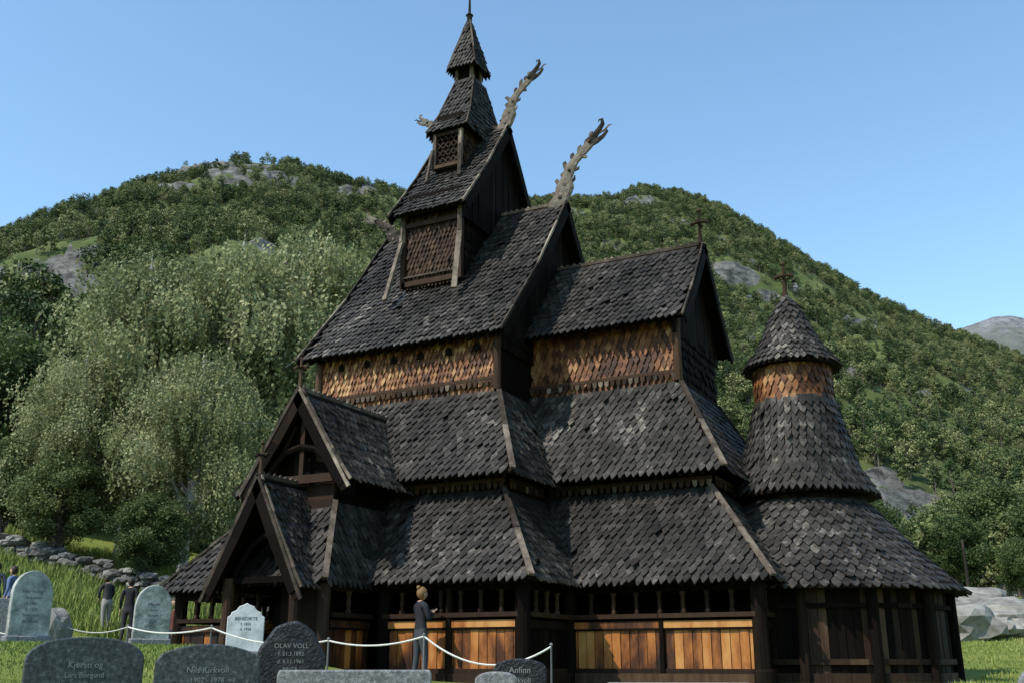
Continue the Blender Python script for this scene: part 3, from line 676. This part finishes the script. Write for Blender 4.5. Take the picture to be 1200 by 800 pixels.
gravestone(37,19.5,.66,668,.12,'gothic',M_G1,.35,-.03,('Her hviler','Ole Larsen','f. 1861','d. 1922','Fred med','dit minde'),txmat=M_TD,ts=.07,first=.3)
gravestone(180,21.5,.64,685,.12,'gothic',M_G1,.2,.02,('Minde','Anna','Husum','1874','1931'),txmat=M_TD,ts=.07,first=.3)
gravestone(290,19.5,.60,707,.12,'shoulder',M_G2,0,0,('BENEDIKTE','f. 1855','d. 1936'),txmat=M_TD,ts=.06)
gravestone(108,9.6,.89,743,.16,'round',M_G3,.1,0,('Kjersti og','Lars Borgund'),plinth=False,ts=.055,first=.18)
gravestone(250,9.8,.83,751,.15,'wave',M_G3,.05,0,('Nils Kirkvoll','1902 - 1978'),plinth=False,ts=.055,first=.17)
gravestone(345,12.2,.70,724,.2,'rough',M_G4,0,0,('OLAV VOLL','f. 21.3.1892','d. 6.11.1961','BRITA','f. 1899'),plinth=False,ts=.055,first=.22)
gravestone(420,9.0,1.14,781,.18,'flat',M_G5,0,0,(),plinth=False)
gravestone(582,9.3,.33,783,.12,'round',M_G5,0,0,(),plinth=False)
gravestone(609,10.4,.46,768,.12,'wave',M_G4,0,0,('Anfinn','Kirkvoll'),plinth=False,ts=.06,first=.06)
gravestone(790,9.6,1.15,796,.16,'flat',M_G5,0,0,(),plinth=False)
gravestone(1194,11,.3,780,.15,'rough',M_G5,0,0,(),plinth=False)
gravestone(4,24,.4,700,.12,'wave',M_G5,0,0,(),plinth=True)
bo=MB('boulder',M_STONE);x,y=P(kk(68),21);boulder(bo,(x,y,zg(x,y)+.3),(.3,.3,.42),5,3);bo.build()

# rope barrier
M_RP=varmat('white_rope',[(.3,(.5,.48,.43)),(.7,(.7,.68,.62))],scale=20,bump=.3); M_PS=varmat('painted_steel',[(.3,(.08,.08,.08)),(.7,(.15,.15,.15))],scale=10)
rp=MB('rope',M_RP);ps=MB('posts',M_PS)
def ropept(px,py,f):
    k,e=survey(px,py);x,y=P(k,f);return V((x,y,e*f))
def sagged(a,b,sag,r=.014):
    pts=[]
    for i in range(17):
        t=i/16;p=a.lerp(b,t);p=p+V((0,0,-sag*4*t*(1-t)));pts.append(p)
    rp.sweep(pts,[r]*17,6)
chain=[(-30,730,22),(75,733,21),(150,734,21.0),(248,735,17.5),(385,750,16.2),(497,745,15.6),(646,757,15.0)]
pp=[ropept(*c) for c in chain]
for a,b,s in zip(pp[:-1],pp[1:],(.2,.12,.1,.14,.1,.32)): sagged(a,b,s)
for i,p in enumerate(pp): 
    zb=zg(p.x,p.y);ps.cyl((p.x,p.y,zb-.2),(p.x,p.y,p.z+.03),.016,.014,8)
    ps.sweep([(p.x,p.y,p.z+.02),(p.x,p.y,p.z+.05)],[.028,.015],8)
rb=empty('rope_barrier');rp.build(rb);ps.build(rb)

# house, pole
M_HW=varmat('house_paint',[(.3,(.5,.48,.44)),(.7,(.7,.68,.64))],scale=2);M_HR=varmat('house_roof',[(.3,(.2,.2,.21)),(.7,(.32,.32,.33))],scale=2);M_WIN,nt,b=newmat('window_glass');b.inputs['Base Color'].default_value=(.03,.04,.05,1);b.inputs['Roughness'].default_value=.1
k,e=survey(1192,697);hx,hy=P(k,104);hz=e*104-.1
hz=min(hz,zg(hx,hy)+.3);hz=max(hz,zg(hx,hy)-.2)
hw=MB('walls',M_HW);hr=MB('roof',M_HR);hn=MB('windows',M_WIN)
a_=2.3
hw.box(hx-a_,hx+a_,hy-1.7,hy+1.7,hz-1,hz+1.5);hw.prism([(hx-a_,hy-1.7,hz+1.5),(hx-a_,hy+1.7,hz+1.5),(hx-a_,hy,hz+2.4)],(2*a_,0,0))
for s in(-1,1): hr.prism([(hx-a_-.3,hy+s*2.1,hz+1.3),(hx+a_+.3,hy+s*2.1,hz+1.3),(hx+a_+.3,hy,hz+2.52),(hx-a_-.3,hy,hz+2.52)],(0,0,.14))
for x in(-1.5,0,1.5): hn.box(hx+x-.3,hx+x+.3,hy-1.75,hy-1.69,hz+.4,hz+1.1)
hw.box(hx-.16,hx+.16,hy-.16,hy+.16,hz+2.4,hz+3.0)
ho=empty('farmhouse');[m.build(ho) for m in(hw,hr,hn)]
pl=MB('utility_pole',M_TRIM);x,y=P(kk(1137),75);z=zg(x,y);pl.cyl((x,y,z-.3),(x,y,z+5.4),.13,.09,8)
pl.cyl((x,y,z+5.4),(x,y,z+5.55),.05,.03,6)
pl.build()

# ---------------------------------------------------------------- people
def plain(name,c,rough=.8):
    return varmat(name,[(.3,tuple(t*.8 for t in c)),(.7,c)],scale=25,rough=rough,rndw=0,bump=.2)
SKIN=plain('skin',(.5,.3,.21),.5);
def person(k=None,f=None,xy=None,H=1.72,yaw=0,shirt=(.02,.02,.022),pants=(.03,.035,.05),hair=(.08,.05,.03),pose='stand',bun=False,shoe=(.05,.05,.05)):
    x,y=xy if xy else P(k,f); par=empty('person');par.location=W(x,y,zg(x,y));par.rotation_euler=(0,0,yaw)
    lean={'stand':0,'bend':.28,'phone':0}[pose]*1.0
    def tl(y_,z_):
        dz=z_-.53;return (y_+math.sin(lean)*dz,.53+math.cos(lean)*dz)
    J={};R_={}
    def j(n,x_,y_,z_,r,rz=None,up=True):
        if up: y_,z_=tl(y_,z_)
        J[n]=(x_*H,y_*H,z_*H);R_[n]=(r*H,(rz or r)*H)
    j('pel',0,0,.53,.085,.062);j('waist',0,0,.62,.072,.055);j('chest',0,.005,.72,.088,.062);j('nb',0,-.005,.815,.045,.04);j('neck',0,.003,.86,.03)
    E=[('pel','waist'),('waist','chest'),('chest','nb'),('nb','neck')]
    for s,t in((-1,'l'),(1,'r')):
        j('sh'+t,s*.098,-.004,.80,.038)
        if pose=='phone': j('el'+t,s*.125,.03,.655,.027);j('wr'+t,s*.045,.125,.735,.018)
        elif pose=='bend': j('el'+t,s*.125,.05,.66,.027);j('wr'+t,s*.1,.13,.58,.018)
        else: j('el'+t,s*.13,-.02,.645,.027);j('wr'+t,s*.14,.02,.51,.018)
        st=.035*s
        j('hip'+t,s*.052,0,.49,.058,up=False);j('kn'+t,s*.056,st*.6+.01,.275,.037,up=False);j('an'+t,s*.06,st-.01,.045,.024,up=False);j('to'+t,s*.068,st+.07,.018,.02,up=False)
        E+=[('nb','sh'+t),('sh'+t,'el'+t),('el'+t,'wr'+t),('pel','hip'+t),('hip'+t,'kn'+t),('kn'+t,'an'+t),('an'+t,'to'+t)]
    names=list(J);me=bpy.data.meshes.new('body');me.from_pydata([J[n] for n in names],[(names.index(a),names.index(b)) for a,b in E],[])
    o=link(bpy.data.objects.new('body',me),par);o.modifiers.new('s','SKIN')
    for i,n in enumerate(names): me.skin_vertices[0].data[i].radius=R_[n]
    me.skin_vertices[0].data[0].use_root=True
    o.modifiers['s'].use_smooth_shade=True
    ms=o.modifiers.new('u','SUBSURF');ms.levels=2;ms.render_levels=2
    dg=bpy.context.evaluated_depsgraph_get();dg.update();nm=bpy.data.meshes.new_from_object(o.evaluated_get(dg));o.modifiers.clear();o.data=nm
    nm.materials.clear()
    for m in(plain('shirt_cloth',shirt),plain('trouser_cloth',pants),SKIN,plain('shoe_leather',shoe)): nm.materials.append(m)
    segs=[(V(J[a]),V(J[b]),a,b) for a,b in E]
    for p in nm.polygons:
        c=p.center;best=None;bd=9
        for a,b,na,nb in segs:
            t=max(0,min(1,(c-a).dot(b-a)/(b-a).length_squared));d=(c-(a+(b-a)*t)).length
            if d<bd: bd=d;best=(na,nb,t)
        na,nb,t=best
        mi=0
        if na=='nb' and nb=='neck': mi=2 if t>.35 else 0
        elif nb.startswith('wr') : mi=2 if t>.82 else 0
        elif nb.startswith('hip') or nb.startswith('kn'): mi=1
        elif nb.startswith('an'): mi=3 if t>.93 else 1
        elif nb.startswith('to'): mi=3
        elif na=='pel': mi=1 if c.z<.555*H else 0
        p.material_index=mi
    hd=MB('hands',SKIN,False)
    for s,t in((-1,'l'),(1,'r')):
        w=V(J['wr'+t]);e=V(J['el'+t]);d=(w-e).normalized();sd=V((1,0,0)) if pose!='stand' else V((0,1,0));sd=(sd-d*sd.dot(d)).normalized();u=H/1.72
        nn=d.cross(sd)
        hd.sweep([w-d*.01*u,w+d*.04*u,w+d*.09*u],[.02*u,.027*u,.024*u],8,side=sd)
        for i,(of,ln) in enumerate(((-.028,.06),(-.01,.075),(.01,.07),(.027,.055))):
            b0=w+d*.08*u+sd*of*u;hd.sweep([b0,b0+d*ln*.5*u+nn*.004,b0+d*ln*.95*u+nn*.02],[.0095*u,.009*u,.006*u],6)
        b0=w+d*.03*u+sd*.02*u;hd.sweep([b0,b0+sd*.03*u+d*.02*u,b0+sd*.035*u+d*.055*u],[.012*u,.011*u,.008*u],6)
    hd.build(par,True)
    hy,hz=tl(.012,.925);hc=V((0,hy*H,hz*H));hb=MB('head',SKIN,False);hh=MB('hair',plain('hair',hair,.6),False);fe=MB('eyes_and_mouth',plain('dark_eye',(.03,.02,.02)),False)
    def ell(mb,c,s,cut=None,n=16):
        bm=bmesh.new();bmesh.ops.create_uvsphere(bm,u_segments=n,v_segments=n-4,radius=1);vs=[]
        for v in bm.verts:
            q=v.co.copy()
            if cut: q=cut(q)
            vs.append((c[0]+q.x*s[0],c[1]+q.y*s[1],c[2]+q.z*s[2]))
        mb.add(vs,[[v.index for v in f.verts] for f in bm.faces]);bm.free()
    def face(q):
        q=q.copy()
        if q.z<-.1: q.x*=1-.28*(-q.z-.1);q.y=q.y*(1-.15*(-q.z)) + .08*(-q.z)
        return q
    ell(hb,hc,(.045*H,.056*H,.066*H),face)
    hb.sweep([hc+V((0,.05*H,.008*H)),hc+V((0,.062*H,-.012*H)),hc+V((0,.053*H,-.017*H))],[.004*H,.008*H,.006*H],6)
    for s in(-1,1):
        ell(hb,hc+V((s*.046*H,-.002*H,-.004*H)),(.005*H,.01*H,.016*H),None,8);ell(fe,hc+V((s*.018*H,.05*H,.002*H)),(.006*H,.004*H,.003*H),None,8)
    ell(fe,hc+V((0,.051*H,-.032*H)),(.013*H,.004*H,.0025*H),None,8)
    def hc_(q):
        q=q.copy()
        if q.y>.25: q.z=max(q.z,.42)
        return q
    ell(hh,hc+V((0,-.006*H,.008*H)),(.051*H,.062*H,.068*H),hc_)
    if bun: ell(hh,hc+V((0,-.05*H,.065*H)),(.024*H,.024*H,.024*H))
    hb.build(par,True);hh.build(par,True);fe.build(par,True)
    if pose=='phone':
        ph=MB('phone',plain('phone_black',(.02,.02,.02),.3),False);c=(V(J['wrl'])+V(J['wrr']))/2+V((0,.07,.06));ph.obox(c,(.075,0,0),(0,.004,0),(0,0,.037));ph.build(par)
    return par
person(xy=(-12.52,19.95),H=1.87,yaw=-.5,shirt=(.018,.02,.026),pants=(.05,.055,.065),hair=(.22,.12,.05),pose='phone',bun=True)
person(kk(152),32,H=1.75,yaw=.5,shirt=(.015,.015,.017),pants=(.03,.03,.035),hair=(.03,.02,.012))
person(kk(126),33,H=1.62,yaw=1.2,shirt=(.03,.03,.032),pants=(.3,.28,.25),hair=(.03,.02,.012),pose='bend')
person(kk(207),30,H=1.78,yaw=2.6,shirt=(.12,.03,.025),pants=(.02,.02,.03),hair=(.05,.03,.02))
person(kk(12),30,H=1.70,yaw=1.9,shirt=(.12,.17,.3),pants=(.03,.04,.08),hair=(.03,.02,.012))
person(kk(-8),30,H=1.70,yaw=1.0,shirt=(.1,.1,.12),pants=(.03,.04,.08),hair=(.03,.02,.012))

# ---------------------------------------------------------------- light, camera
ld=V((.5,1,-1.3)).normalized()
sun=bpy.data.lights.new('sun','SUN');sun.energy=5.0;sun.angle=math.radians(.5);sun.color=(1,.94,.85)
so=link(bpy.data.objects.new('sun',sun));so.rotation_euler=ld.to_track_quat('-Z','Y').to_euler();so.location=(0,-20,40)
w=bpy.data.worlds.new('World');scene.world=w;w.use_nodes=True;nt=w.node_tree
sk=nt.nodes.new('ShaderNodeTexSky');sk.sky_type='NISHITA';sk.sun_disc=False;sk.sun_elevation=math.asin(-ld.z);sk.sun_rotation=math.atan2(-ld.x,-ld.y);sk.air_density=1.2;sk.dust_density=.4;sk.ozone_density=1.7
mg=nt.nodes.new('ShaderNodeMix');mg.data_type='RGBA';mg.blend_type='MULTIPLY';mg.inputs[0].default_value=1;mg.inputs[7].default_value=(1.4,1.62,1.62,1)
nt.links.new(sk.outputs[0],mg.inputs[6]);nt.links.new(mg.outputs[2],nt.nodes['Background'].inputs[0]);nt.nodes['Background'].inputs[1].default_value=.15
cam=bpy.data.cameras.new('camera');co=link(bpy.data.objects.new('camera',cam));cam.sensor_width=36;cam.lens=36;cam.clip_end=10000;cam.clip_start=.1
co.location=W(0,0,0);co.rotation_euler=(math.radians(90+17.35),0,math.radians(27.2));scene.camera=co
scene.view_settings.view_transform='Standard';scene.view_settings.look='None';scene.view_settings.exposure=0
print('SHINGLES',len(R.f)//6,'TREES',cnt)
